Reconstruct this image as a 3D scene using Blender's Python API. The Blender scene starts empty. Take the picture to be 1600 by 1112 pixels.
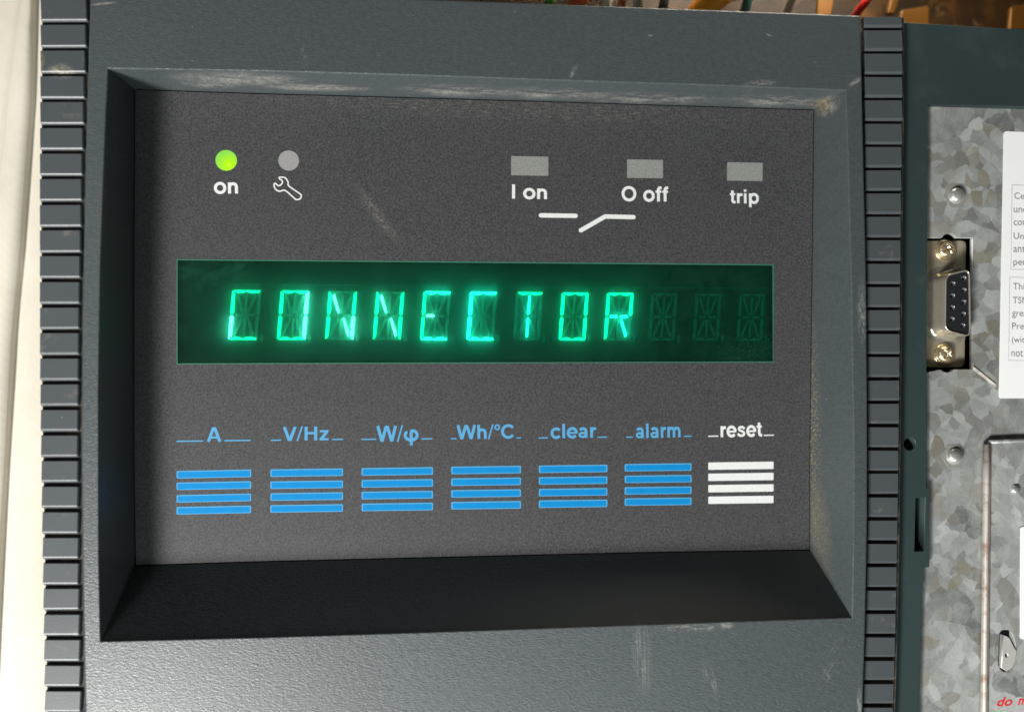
import bpy, bmesh, math, random
from mathutils import Vector, Matrix, Euler

random.seed(7)
S = bpy.context.scene
COL = S.collection
K = 0.001                      # modelling below is in millimetres, stored in metres

# ------------------------------------------------------------------ camera
F = 1200.0                     # focal length in photo pixels (1600 wide)
D = 169.0                      # height of the lens above the cover face, mm
PITCH, YAW, ROLL = math.radians(1.46), math.radians(-4.9), math.radians(0.10)
CAMROT = (Matrix.Rotation(YAW, 3, 'Y') @ Matrix.Rotation(PITCH, 3, 'X') @ Matrix.Rotation(ROLL, 3, 'Z'))
cam_d = bpy.data.cameras.new('camera')
cam_d.sensor_width = 36.0
cam_d.lens = F / 1600.0 * 36.0
cam_d.clip_start = 0.005
cam_d.clip_end = 20.0
cam_d.dof.use_dof = True
cam_d.dof.focus_distance = 0.178
cam_d.dof.aperture_fstop = cam_d.lens / 3.3
cam = bpy.data.objects.new('camera', cam_d)
cam.matrix_world = Matrix.Translation((0, 0, D * K)) @ CAMROT.to_4x4()
COL.objects.link(cam)
S.camera = cam

# ------------------------------------------------------------------ world and lamps (indoor, a window low on the left)
w = bpy.data.worlds.new('World')
S.world = w
w.use_nodes = True
w.node_tree.nodes['Background'].inputs[0].default_value = (1.0, 0.95, 0.86, 1)
w.node_tree.nodes['Background'].inputs[1].default_value = 0.022


def area(name, pos, target, sx, sy, power, color):
    l = bpy.data.lights.new(name, 'AREA')
    l.shape = 'RECTANGLE'
    l.size, l.size_y, l.energy, l.color = sx, sy, power, color
    o = bpy.data.objects.new(name, l)
    o.location = pos
    o.rotation_euler = (Vector(target) - Vector(pos)).to_track_quat('-Z', 'Y').to_euler()
    COL.objects.link(o)
    return o


area('window_light', (-0.315, -0.43, 0.37), (0.0, 0, 0), 0.15, 0.13, 8.4, (1.0, 0.985, 0.955))
area('upper_left_fill', (-0.45, 0.10, 0.45), (-0.05, 0, 0), 0.30, 0.30, 0.22, (0.93, 0.98, 1.0))  # added weak fill, lifts the upper left of the face
# more fill lights, added without a seen source to brighten face and background
area('low_fill', (0.02, -0.50, 0.42), (0.02, 0, 0), 0.42, 0.08, 1.8, (0.93, 1.0, 0.98))  # added wide fill, brightens the lower face and its sheen
area('background_fill', (0.10, 0.165, -0.010), (0.07, 0.09, -0.05), 0.08, 0.04, 0.19, (1.0, 0.90, 0.74))  # added fill under the face level, reaches only the wires and the bench

S.view_settings.view_transform = 'Standard'
S.view_settings.look = 'None'
S.view_settings.exposure = 0
S.view_settings.gamma = 1


# ------------------------------------------------------------------ geometry helpers
def U(px, py, z):
    """photo pixel -> point (mm) on the plane at height z"""
    d = CAMROT @ Vector(((px - 800.0) / F, -(py - 556.0) / F, -1.0))
    t = (z - D) / d.z
    return Vector((d.x * t, d.y * t, z))


def wloc(o):
    v = Vector((0, 0, 0))
    while o is not None:
        v = v + o.location + o.matrix_parent_inverse.translation if o.parent else v + o.location
        o = o.parent
    return v


def adopt(o, parent):
    if parent is not None:
        o.parent = parent
        o.matrix_parent_inverse = Matrix.Translation(-wloc(parent))


def link(name, me, mats, parent=None, smooth=False):
    o = bpy.data.objects.new(name, me)
    if mats is not None:
        for m in (mats if isinstance(mats, (list, tuple)) else [mats]):
            me.materials.append(m)
    if smooth:
        for p in me.polygons:
            p.use_smooth = True
    COL.objects.link(o)
    adopt(o, parent)
    return o


def mesh(name, verts, faces, mats, parent=None, smooth=False, idx=None, fix=True):
    me = bpy.data.meshes.new(name)
    me.from_pydata([Vector(v) * K for v in verts], [], faces)
    if fix:
        bm = bmesh.new()
        bm.from_mesh(me)
        bmesh.ops.recalc_face_normals(bm, faces=bm.faces)
        bm.to_mesh(me)
        bm.free()
    if idx:
        for p, i in zip(me.polygons, idx):
            p.material_index = i
    me.update()
    return link(name, me, mats, parent, smooth)


def thing(name, label, cat, loc, group=None):
    o = bpy.data.objects.new(name, None)
    o.empty_display_size = 0.01
    o.location = Vector(loc) * K
    COL.objects.link(o)
    tag(o, label, cat, group)
    return o


def tag(o, label=None, cat=None, group=None, kind=None):
    for k_, v_ in (('label', label), ('category', cat), ('group', group), ('kind', kind)):
        if v_:
            o[k_] = v_
    return o


def curve_mesh(loops, z_top, thick, bevel, res=2):
    cu = bpy.data.curves.new('tmp', 'CURVE')
    cu.dimensions = '2D'
    cu.fill_mode = 'BOTH'
    for lp in loops:
        sp = cu.splines.new('POLY')
        sp.points.add(len(lp) - 1)
        for i, p in enumerate(lp):
            sp.points[i].co = (p[0], p[1], 0, 1)
        sp.use_cyclic_u = True
    cu.extrude = max(thick / 2 - bevel, 0.0001)
    cu.bevel_depth = bevel
    cu.bevel_resolution = res
    cu.offset = -bevel
    ob = bpy.data.objects.new('tmp', cu)
    me = bpy.data.meshes.new_from_object(ob)
    bpy.data.objects.remove(ob)
    bpy.data.curves.remove(cu)
    me.transform(Matrix.Scale(K, 4) @ Matrix.Translation((0, 0, z_top - thick / 2)))
    me.materials.clear()
    return me


def plate(name, loops, z_top, thick, bevel, mats, parent=None, res=1):
    return link(name, curve_mesh(loops, z_top, thick, bevel, res), mats, parent)


def px_loop(pts, z):
    return [U(x, y, z).xy for x, y in pts]


def rounded(pts, r, n=5):
    out = []
    m = len(pts)
    for i in range(m):
        p = Vector(pts[i])
        a = (Vector(pts[i - 1]) - p)
        b = (Vector(pts[(i + 1) % m]) - p)
        rr = min(r, a.length / 2.01, b.length / 2.01)
        a.normalize()
        b.normalize()
        for k in range(n + 1):
            t = k / n
            q = (p + a * rr) * (1 - t) ** 2 + p * 2 * t * (1 - t) + (p + b * rr) * t ** 2
            out.append(q)
    return out


def interp(tab, x):
    if x <= tab[0][0]:
        (a, u), (b, v) = tab[0], tab[1]
    elif x >= tab[-1][0]:
        (a, u), (b, v) = tab[-2], tab[-1]
    else:
        for i in range(len(tab) - 1):
            if tab[i][0] <= x <= tab[i + 1][0]:
                (a, u), (b, v) = tab[i], tab[i + 1]
                break
    return u + (v - u) * (x - a) / (b - a)


def circle(c, r, n=32, sx=1, sy=1):
    return [Vector((c[0] + r * sx * math.cos(2 * math.pi * i / n), c[1] + r * sy * math.sin(2 * math.pi * i / n))) for i in range(n)]


def stroke_loops(path, wdt):
    """outline loop of an open polyline of width wdt, round ends"""
    P = [Vector(p) for p in path]
    L, R = [], []
    for i, p in enumerate(P):
        if i == 0:
            d = (P[1] - P[0]).normalized()
            n = Vector((-d.y, d.x))
            s = 1
        elif i == len(P) - 1:
            d = (P[-1] - P[-2]).normalized()
            n = Vector((-d.y, d.x))
            s = 1
        else:
            d1 = (p - P[i - 1]).normalized()
            d2 = (P[i + 1] - p).normalized()
            n = (Vector((-d1.y, d1.x)) + Vector((-d2.y, d2.x))).normalized()
            s = 1 / max(0.5, n.dot(Vector((-d1.y, d1.x))))
        L.append(p + n * wdt / 2 * s)
        R.append(p - n * wdt / 2 * s)
    d = (P[-1] - P[-2]).normalized()
    cap1 = [P[-1] + Matrix.Rotation(-a, 2) @ Vector((-d.y, d.x)) * wdt / 2 for a in (0.7, 1.57, 2.44)]
    d = (P[0] - P[1]).normalized()
    cap0 = [P[0] + Matrix.Rotation(-a, 2) @ Vector((-d.y, d.x)) * wdt / 2 for a in (0.7, 1.57, 2.44)]
    return L + cap1 + R[::-1] + cap0


def text_mesh(s, bl, br, top, z, thick=0.03, bold=0.3, shear=0.0):
    """text whose glyph box runs from pixel bl to pixel br, `top` = pixel y of its top edge above bl"""
    cu = bpy.data.curves.new('tmp', 'FONT')
    cu.body = s
    cu.size = 10
    cu.offset = bold
    cu.shear = shear
    cu.resolution_u = 4
    cu.extrude = 0.5
    ob = bpy.data.objects.new('tmp', cu)
    me = bpy.data.meshes.new_from_object(ob)
    bpy.data.objects.remove(ob)
    bpy.data.curves.remove(cu)
    xs = [v.co.x for v in me.vertices]
    ys = [v.co.y for v in me.vertices]
    x0, x1, y0, y1 = min(xs), max(xs), min(ys), max(ys)
    A, B, T = U(*bl, z), U(*br, z), U(bl[0], top, z)
    ex = (B - A) / (x1 - x0)
    ey = Vector((-ex.y, ex.x, 0)).normalized() * ((T - A).length / (y1 - y0))
    for v in me.vertices:
        q = A + ex * (v.co.x - x0) + ey * (v.co.y - y0)
        v.co = Vector((q.x, q.y, z + (thick if v.co.z > 0 else 0))) * K
    me.materials.clear()
    return me


GLY_W = 0.142


def arc(cx, cy, rx, ry, a0, a1, n=20):
    return [(cx + rx * math.cos(math.radians(a0 + (a1 - a0) * i / n)), cy + ry * math.sin(math.radians(a0 + (a1 - a0) * i / n))) for i in range(n + 1)]


def arch(x0, x1):
    w_ = x1 - x0
    return [(x0, .30), (x0 + .03 * w_, .36), (x0 + .16 * w_, .425), (x0 + .36 * w_, .46), (x0 + .56 * w_, .467), (x0 + .78 * w_, .45), (x0 + .93 * w_, .405), (x1, .33), (x1, 0)]


GLYPHS = {   # advance, strokes (points[, width])
    'o': (.60, [arc(.30, .265, .218, .222, 0, 360)]), 'n': (.59, [[(.13, 0), (.13, .53)], arch(.13, .45)]),
    'I': (.27, [[(.14, 0), (.14, .72)]]), 'O': (.78, [arc(.39, .36, .295, .305, 0, 360, 32)]),
    'f': (.33, [[(.17, 0), (.17, .56), (.19, .62), (.23, .66), (.33, .665)], [(.03, .475), (.32, .475), .105]]),
    't': (.35, [[(.17, .67), (.17, .14), (.19, .085), (.24, .058), (.33, .058)], [(.03, .475), (.32, .475), .105]]),
    'r': (.38, [[(.13, 0), (.13, .53)], [(.13, .27), (.15, .36), (.19, .42), (.26, .455), (.36, .46)]]),
    'i': (.27, [[(.13, 0), (.13, .53)], [(.13, .615), (.13, .73)]]), 'l': (.27, [[(.13, 0), (.13, .72)]]),
    'p': (.61, [[(.13, -.2), (.13, .53)], arc(.335, .265, .20, .222, 0, 360)]),
    'A': (.70, [[(.075, 0), (.32, .70)], [(.375, .70), (.62, 0)], [(.30, .665), (.395, .665)], [(.17, .215), (.52, .215), .11]]),
    'V': (.64, [[(.07, .72), (.30, .02)], [(.335, .02), (.57, .72)], [(.27, .055), (.365, .055)]]),
    '/': (.29, [[(.02, -.02), (.25, .74), .075]]),
    'H': (.72, [[(.14, 0), (.14, .72)], [(.58, 0), (.58, .72)], [(.14, .38), (.58, .38), .125]]),
    'z': (.50, [[(.05, .475), (.45, .475), .11], [(.385, .46), (.115, .07)], [(.04, .055), (.46, .055), .11]]),
    'W': (.96, [[(.06, .72), (.24, .02)], [(.255, .02), (.45, .70)], [(.50, .70), (.70, .02)], [(.715, .02), (.89, .72)], [(.21, .055), (.28, .055)], [(.43, .665), (.52, .665)], [(.67, .055), (.745, .055)]]),
    'h': (.59, [[(.13, 0), (.13, .72)], arch(.13, .45)]),
    '\u00ba': (.34, [arc(.17, .585, .105, .115, 0, 360) + [.08]]),
    'C': (.74, [arc(.38, .36, .290, .305, 38, 322, 28)]), 'c': (.55, [arc(.30, .265, .215, .222, 40, 320)]),
    'e': (.57, [arc(.295, .265, .212, .222, 0, 322), [(.08, .262), (.56, .262), .092]]),
    'a': (.57, [arc(.245, .152, .155, .100, 0, 360) + [.115], [(.42, 0), (.42, .34), (.405, .41), (.35, .455), (.27, .468), (.18, .455), (.115, .395)]]),
    'm': (.88, [[(.13, 0), (.13, .53)], arch(.13, .435), arch(.435, .74)]),
    's': (.53, [[(.44, .375), (.40, .43), (.34, .462), (.26, .472), (.18, .455), (.133, .41), (.135, .355), (.18, .315), (.34, .25), (.41, .21), (.43, .15), (.395, .085), (.33, .057), (.25, .052), (.16, .07), (.105, .11), (.075, .165)] + [.118]]),
    '\u03c6': (.74, [arc(.37, .265, .285, .222, 132, 432, 26) + [(.40, .47), (.375, .40), (.37, .30), (.37, -.2)]]),
    ' ': (.30, []),
}


def glyph_mesh(s, bl, br, top, z):
    from mathutils.geometry import delaunay_2d_cdt
    vs, fs = [], []

    def poly(pp):
        b = len(vs)
        vs.extend(Vector(p) for p in pp)
        fs.append(list(range(b, b + len(pp))))
    x = 0.0
    for ch in s:
        adv, strokes = GLYPHS[ch]
        for st in strokes:
            wd = GLY_W
            if not isinstance(st[-1], tuple):
                wd = st[-1]
                st = st[:-1]
            P = [Vector((px_ + x, py_)) for px_, py_ in st]
            for i in range(len(P) - 1):
                d = (P[i + 1] - P[i]).normalized() * wd / 2
                n = Vector((-d.y, d.x))
                poly([P[i] - n, P[i + 1] - n, P[i + 1] + n, P[i] + n])
                if i:
                    poly([P[i] + Vector((math.cos(a), math.sin(a))) * wd / 2 for a in [2 * math.pi * k / 14 for k in range(14)]])
        x += adv
    r = delaunay_2d_cdt(vs, [], fs, 0, 1e-6)
    V, Fc = r[0], [f for f, src in zip(r[2], r[5]) if src]
    x0, x1 = min(v.x for v in V), max(v.x for v in V)
    y0, y1 = min(v.y for v in V), max(v.y for v in V)
    A, B, T = U(*bl, z), U(*br, z), U(bl[0], top, z)
    ex = (B - A) / (x1 - x0)
    ey = Vector((-ex.y, ex.x, 0)).normalized() * ((T - A).length / (y1 - y0))
    me = bpy.data.meshes.new('printed_text')
    me.from_pydata([(A + ex * (v.x - x0) + ey * (v.y - y0) + Vector((0, 0, 0.03))) * K for v in V], [], Fc)
    me.update()
    return me


def lathe(profile, c, n=24):
    """profile [(r,z)] around vertical axis at c=(x,y)"""
    V, Fc = [], []
    for r, z in profile:
        for i in range(n):
            a = 2 * math.pi * i / n
            V.append((c[0] + r * math.cos(a), c[1] + r * math.sin(a), z))
    for j in range(len(profile) - 1):
        for i in range(n):
            Fc.append((j * n + i, j * n + (i + 1) % n, (j + 1) * n + (i + 1) % n, (j + 1) * n + i))
    Fc.append(tuple(range((len(profile) - 1) * n, len(profile) * n)))
    return V, Fc


def tube(name, pts, r, mat, parent=None, n=10):
    V, Fc = [], []
    P = [Vector(p) for p in pts]
    up = Vector((0, 0, 1))
    for i, p in enumerate(P):
        d = (P[min(i + 1, len(P) - 1)] - P[max(i - 1, 0)]).normalized()
        a = d.cross(up)
        if a.length < 1e-3:
            a = Vector((1, 0, 0))
        a.normalize()
        b = a.cross(d)
        for k in range(n):
            t = 2 * math.pi * k / n
            V.append(p + a * r * math.cos(t) + b * r * math.sin(t))
    for i in range(len(P) - 1):
        for k in range(n):
            Fc.append((i * n + k, i * n + (k + 1) % n, (i + 1) * n + (k + 1) % n, (i + 1) * n + k))
    Fc.append(tuple(range(n)))
    Fc.append(tuple(range((len(P) - 1) * n, len(P) * n)))
    return mesh(name, V, Fc, mat, parent, smooth=True)


def spline(pts, n=8):
    P = [Vector(p) for p in pts]
    out = []
    for i in range(len(P) - 1):
        p0, p1, p2, p3 = P[max(i - 1, 0)], P[i], P[i + 1], P[min(i + 2, len(P) - 1)]
        for k in range(n):
            t = k / n
            out.append(0.5 * ((2 * p1) + (p2 - p0) * t + (2 * p0 - 5 * p1 + 4 * p2 - p3) * t * t + (-p0 + 3 * p1 - 3 * p2 + p3) * t ** 3))
    out.append(P[-1])
    return out


# ------------------------------------------------------------------ material helpers
class NT:
    def __init__(self, name):
        self.m = bpy.data.materials.new(name)
        self.m.use_nodes = True
        self.t = self.m.node_tree
        self.b = self.t.nodes['Principled BSDF']
        self.co = self.t.nodes.new('ShaderNodeTexCoord').outputs['Object']

    def n(self, typ, ins=None, **props):
        nd = self.t.nodes.new('ShaderNode' + typ)
        for k, v in props.items():
            setattr(nd, k, v)
        for k, v in (ins or {}).items():
            self.set(nd.inputs[k], v)
        return nd

    def set(self, sock, v):
        if isinstance(v, bpy.types.NodeSocket):
            self.t.links.new(v, sock)
        elif isinstance(v, (tuple, list)) and len(v) == 3 and sock.type == 'RGBA':
            sock.default_value = (*v, 1)
        else:
            sock.default_value = v

    def noise(self, scale, detail=2, rough=0.5, vec=None, dist=0.0):
        return self.n('TexNoise', {'Vector': vec or self.co, 'Scale': scale, 'Detail': detail, 'Roughness': rough, 'Distortion': dist}).outputs['Fac']

    def rng(self, v, a, b, c=0.0, d=1.0):
        return self.n('MapRange', {'Value': v, 'From Min': a, 'From Max': b, 'To Min': c, 'To Max': d}).outputs['Result']

    def mul(self, a, b):
        return self.n('Math', {0: a, 1: b}, operation='MULTIPLY').outputs[0]

    def add(self, a, b):
        return self.n('Math', {0: a, 1: b}, operation='ADD').outputs[0]

    def mx(self, a, b):
        return self.n('Math', {0: a, 1: b}, operation='MAXIMUM').outputs[0]

    def mix(self, f, a, b):
        nd = self.n('Mix', data_type='RGBA')
        self.set(nd.inputs[0], f)
        self.set(nd.inputs[6], a)
        self.set(nd.inputs[7], b)
        return nd.outputs[2]

    def bump(self, h, strength, dist):
        return self.n('Bump', {'Height': h, 'Strength': strength, 'Distance': dist * K}).outputs['Normal']

    def smear(self, x, y, hx, hy, rot=0.0, z=0.0, nscale=(1.5, 6.0), lo=0.45, hi=0.62, hz=None):
        """patchy deposit: an ellipse (photo pixels, on height z) broken up by stretched noise"""
        c = U(x, y, z)
        s = (D - z) / F
        mp = self.n('Mapping', {'Vector': self.co, 'Location': (c.x * K, c.y * K, z * K), 'Rotation': (0, 0, rot),
                                'Scale': (hx * s * K, hy * s * K, (hz or 1000) * K)}, vector_type='TEXTURE').outputs[0]
        ln = self.n('VectorMath', {0: mp}, operation='LENGTH').outputs['Value']
        e = self.rng(ln, 1.0, 0.35)
        m2 = self.n('Mapping', {'Vector': mp, 'Scale': (nscale[0], nscale[1], nscale[2] if len(nscale) > 2 else 1)}).outputs[0]
        nz = self.rng(self.noise(1.0, 8, 0.75, m2), lo, hi)
        return self.mul(e, nz)

    def out(self, col=None, rough=None, metal=None, normal=None, spec=None):
        for k, v in (('Base Color', col), ('Roughness', rough), ('Metallic', metal), ('Normal', normal), ('Specular IOR Level', spec)):
            if v is not None:
                self.set(self.b.inputs[k], v)
        return self.m


def simple(name, col, rough=0.5, metal=0.0, spec=0.5, var=0.08, scale=400, bump=0.0, bscale=4000):
    t = NT(name)
    f = t.noise(scale, 4)
    c = t.mix(f, tuple(x * (1 - var) for x in col), tuple(x * (1 + var) for x in col))
    nrm = t.bump(t.noise(bscale, 2), 1.0, bump) if bump else None
    return t.out(c, rough, metal, nrm, spec)


def speckle(t, scale, lo, hi):
    v = t.n('TexVoronoi', {'Vector': t.co, 'Scale': scale, 'Randomness': 1.0})
    rc = min(0.3, scale * 0.00017)
    d = t.rng(v.outputs['Distance'], rc, rc * 0.4)
    r = t.n('SeparateColor', {'Color': v.outputs['Color']}).outputs[0]
    return t.mul(d, t.rng(r, lo, hi))


# cover plastic: dark blue-grey, finely textured, dusty
PANEL_Z = -12.7
t = NT('cover_plastic')
big = t.noise(22, 3)
base = t.mix(big, (0.050, 0.061, 0.064), (0.058, 0.069, 0.072))
fine = t.noise(900, 3)
base = t.mix(t.mul(t.rng(fine, 0.35, 0.75), 0.35), base, (0.070, 0.082, 0.082))
base = t.mix(t.mul(speckle(t, 330, 0.80, 0.95), 0.55), base, (0.45, 0.43, 0.38))
base = t.mix(t.mul(speckle(t, 120, 0.86, 0.98), 0.7), base, (0.5, 0.5, 0.45))
chalk = t.smear(370, 124, 110, 30, 0, -4.5, (3.0, 1.0, 1.5), 0.36, 0.56, 4.5)
for a in ((490, 138, 95, 30, 0, -8.5, (2.0, 1, 2.0), 0.38, 0.54, 2.6), (330, 130, 60, 30, 0, -8, (2, 1, 2), 0.42, 0.6, 3.0),
          (720, 148, 110, 30, 0, -8, (2.5, 1, 2.5), 0.42, 0.6, 4.5), (860, 150, 130, 30, 0, -8, (3, 1, 2.5), 0.44, 0.62, 4.5),
          (1010, 158, 150, 30, 0, -9, (4, 1, 2.5), 0.44, 0.64, 4.5), (1210, 165, 90, 30, 0, -8, (3, 1, 2.5), 0.43, 0.60, 5)):
    chalk = t.mx(chalk, t.smear(*a))
for a in ((1003, 1025, 20, 70, 0.03, 0, (7, 0.5), 0.46, 0.68), (1085, 980, 70, 9, 0.0, 0, (4, 2), 0.48, 0.6), (1135, 976, 14, 7, 0, 0, (1, 1), 0.4, 0.5),
          (1190, 130, 34, 7, 0.1, 0, (3, 2), 0.46, 0.58), (896, 112, 5, 16, -0.5, 0, (1, 1), 0.42, 0.6),
          (1347, 488, 10, 60, 0, 0, (2, 4), 0.44, 0.58), (1292, 168, 22, 18, 0.6, -6, (3, 3, 3), 0.42, 0.56, 5),
          (1336, 128, 16, 5, 0.6, 0, (1, 1), 0.4, 0.5), (162, 6, 22, 2.5, 0.15, 0, (1, 1), 0.3, 0.45), (1201, 55, 7, 2, -0.4, 0, (1, 1), 0.2, 0.4),
          (1016, 56, 5, 2, 0, 0, (1, 1), 0.2, 0.4), (1292, 1052, 3, 14, 0.5, 0, (2, 1), 0.45, 0.6), (1343, 1098, 6, 30, 0.0, 0, (1, 1), 0.4, 0.55),
          (475, 84, 8, 34, -0.15, 0, (4, 2), 0.52, 0.75), (1300, 1030, 34, 60, -0.6, 0, (9, 0.8), 0.54, 0.74), (1110, 1060, 12, 40, 0.3, 0, (3, 1), 0.5, 0.68)):
    chalk = t.mx(chalk, t.smear(*a))
chalk = t.mul(chalk, t.rng(t.noise(1300, 4, 0.8), 0.36, 0.60, 0.25, 1.0))
base = t.mix(t.mul(chalk, 0.5), base, (0.44, 0.43, 0.39))
dust = t.smear(1279, 815, 15, 95, 0.05, -9, (16, 90, 16), 0.50, 0.60, 6)
for a in ((1268, 640, 9, 230, 0.0, -12, (6, 60), 0.5, 0.6), (1290, 890, 10, 50, -0.5, -9, (14, 60, 9), 0.55, 0.63, 5), (1284, 165, 30, 18, 0.5, -8, (6, 6, 6), 0.47, 0.57, 5), (1150, 863, 130, 10, 0, -12, (40, 5), 0.55, 0.65)):
    dust = t.mx(dust, t.smear(*a))
base = t.mix(t.mul(dust, 0.9), base, (0.28, 0.21, 0.11))
g1 = t.noise(1, 3, 0.6, t.n('Mapping', {'Vector': t.co, 'Rotation': (0, 0, 0.6), 'Scale': (1250, 2700, 2000)}).outputs[0])
g2 = t.noise(700, 2, 0.5)
h = t.add(t.mul(g1, 0.9), t.mul(g2, 0.25))
t.out(base, t.rng(fine, 0.3, 0.7, 0.35, 0.48), 0.0, t.bump(h, 1.0, 0.095), 0.72)
M_COVER = t.m

# grip ribs: same plastic, smoother
t = NT('rib_plastic')
base = t.mix(t.noise(60, 4), (0.053, 0.063, 0.067), (0.066, 0.075, 0.079))
base = t.mix(t.mul(speckle(t, 260, 0.85, 0.97), 0.5), base, (0.4, 0.4, 0.36))
base = t.mix(t.mul(t.smear(98, 114, 22, 14, 0, -2, (2, 2), 0.42, 0.6), 0.7), base, (0.42, 0.36, 0.27))
base = t.mix(t.mul(t.smear(66, 98, 7, 20, 0, -2, (2, 2), 0.40, 0.6), 0.6), base, (0.30, 0.26, 0.16))
base = t.mix(t.mul(t.rng(t.noise(150, 5, 0.7), 0.62, 0.72), 0.25), base, (0.30, 0.25, 0.2))
M_RIB = t.out(base, 0.42, 0.0, t.bump(t.noise(2500, 2), 0.5, 0.03), 0.5)

t = NT('groove_plastic')
base = t.mix(t.rng(t.noise(110, 5, 0.7), 0.50, 0.70), (0.018, 0.021, 0.021), (0.10, 0.080, 0.06))
M_GROOVE = t.out(base, 0.7, 0.0, None, 0.3)

# printed membrane
t = NT('membrane_print')
n1 = t.noise(2600, 3, 0.7)
n2 = t.noise(18, 3)
n3 = t.add(t.mul(t.noise(2300, 2, 0.6), 0.6), t.mul(t.noise(4300, 2, 0.6), 0.4))
base = t.mix(t.rng(n3, 0.36, 0.64), (0.023, 0.0230, 0.025), (0.076, 0.077, 0.081))
base = t.mix(t.mul(t.rng(n2, 0.3, 0.7), 0.25), base, (0.064, 0.060, 0.060))
sc = t.mul(t.smear(590, 335, 66, 11, -0.92, PANEL_Z, (9, 1.6), 0.44, 0.70), t.rng(n1, 0.35, 0.6))
sc = t.mx(sc, t.mul(speckle(t, 260, 0.90, 1.0), 0.7))
sc = t.mx(sc, t.mul(t.smear(800, 170, 480, 26, -0.02, PANEL_Z, (30, 10), 0.52, 0.66), 0.5))
base = t.mix(t.mul(sc, 0.6), base, (0.36, 0.33, 0.25))
M_PANEL = t.out(base, 0.50, 0.0, t.bump(n3, 0.6, 0.04), 0.35)

M_WHITE = simple('white_print', (0.66, 0.67, 0.66), 0.55, spec=0.2, var=0.10, scale=1600)
M_BLUE = simple('blue_print', (0.003, 0.205, 0.50), 0.6, spec=0.12, var=0.08)
M_BLUE_EDGE = simple('pale_blue_print', (0.085, 0.30, 0.52), 0.6, spec=0.12, var=0.06)
M_LENS = simple('grey_lens', (0.27, 0.265, 0.265), 0.5, var=0.12, scale=1500)
M_LENSW = simple('beige_grey_lens', (0.225, 0.23, 0.215), 0.5, var=0.45, scale=2300)

# lit indicator lamp: the diode shows through the lens as a brighter spot low on the right
t = NT('lit_green_lens')
c = U(358, 258, PANEL_Z)
mp = t.n('Mapping', {'Vector': t.co, 'Location': (c.x * K, c.y * K, PANEL_Z * K), 'Scale': (2.9 * K, 2.9 * K, 10 * K)}, vector_type='TEXTURE').outputs[0]
ln = t.n('VectorMath', {0: mp}, operation='LENGTH').outputs['Value']
em = t.mix(t.rng(ln, 0.35, 1.15), (0.50, 0.95, 0.0), (0.24, 0.72, 0.10))
em = t.mix(t.rng(ln, 0.28, 0.0), em, (0.75, 1.0, 0.02))
t.set(t.b.inputs['Emission Color'], em)
t.b.inputs['Emission Strength'].default_value = 0.85
M_LED = t.out((0.04, 0.12, 0.01), 0.5, spec=0.15)

# display
t = NT('green_filter')
t.t.nodes.remove(t.b)
tr = t.n('BsdfTransparent', {'Color': (0.035, 0.84, 0.53)})
gl = t.n('BsdfGlossy', {'Color': (0.9, 0.9, 0.9), 'Roughness': 0.28})
df = t.n('BsdfDiffuse', {'Color': (0.05, 0.32, 0.20)})
fr = t.n('Fresnel', {'IOR': 1.45}).outputs[0]
trl = t.n('BsdfTranslucent', {'Color': (0.02, 0.62, 0.40)})
dirt = t.mx(t.mul(speckle(t, 420, 0.84, 1.0), 1.0), t.smear(325, 425, 95, 60, 0.3, PANEL_Z, (3, 3), 0.42, 0.8))
dirt = t.mx(dirt, t.smear(1165, 548, 70, 30, 0.2, PANEL_Z, (14, 9), 0.52, 0.62))
dirt = t.mx(dirt, t.mul(t.rng(t.noise(90, 6, 0.7, None, 1.5), 0.40, 0.75), 0.30))
m0 = t.n('MixShader', {0: 0.27, 1: tr.outputs[0], 2: trl.outputs[0]})
m1 = t.n('MixShader', {0: t.add(0.022, t.mul(dirt, 0.16)), 1: m0.outputs[0], 2: df.outputs[0]})
m2 = t.n('MixShader', {0: fr, 1: m1.outputs[0], 2: gl.outputs[0]})
t.t.links.new(m2.outputs[0], t.t.nodes['Material Output'].inputs['Surface'])
M_FILTER = t.m
M_FILTER_EDGE = simple('filter_rim', (0.030, 0.15, 0.10), 0.5)
M_TUBE = simple('vacuum_tube_board', (0.13, 0.155, 0.145), 0.6, var=0.3, scale=120)
M_OFF = simple('unlit_segment', (0.52, 0.60, 0.55), 0.7, var=0.1)


M_RAIL = simple('dim_rail', (0.40, 0.45, 0.42), 0.6)


def glow(name, col, s):
    t = NT(name)
    n = t.rng(t.noise(900, 3), 0.3, 0.7, 0.85, 1.15)
    t.set(t.b.inputs['Emission Color'], col)
    t.set(t.b.inputs['Emission Strength'], t.mul(n, s))
    return t.out((0.3, 0.4, 0.35), 0.6)


M_LIT = glow('lit_segment', (0.01, 1.0, 0.58), 3.0)
M_LITC = glow('bright_cyan_segment', (0.15, 1.0, 0.80), 7.5)
M_HOT = glow('hottest_segment', (1.2, 1.0, 0.82), 9.0)

# housing, metal, labels
t = NT('housing_plastic')
base = t.mix(t.noise(35, 4), (0.018, 0.034, 0.036), (0.027, 0.043, 0.044))
base = t.mix(t.mul(speckle(t, 240, 0.85, 1.0), 0.5), base, (0.35, 0.35, 0.3))
base = t.mix(t.mul(t.rng(t.noise(70, 7, 0.75), 0.56, 0.75), 0.30), base, (0.08, 0.09, 0.09))
M_HOUSING = t.out(base, 0.55, 0.0, t.bump(t.noise(2500, 2), 0.6, 0.03), 0.4)


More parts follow.
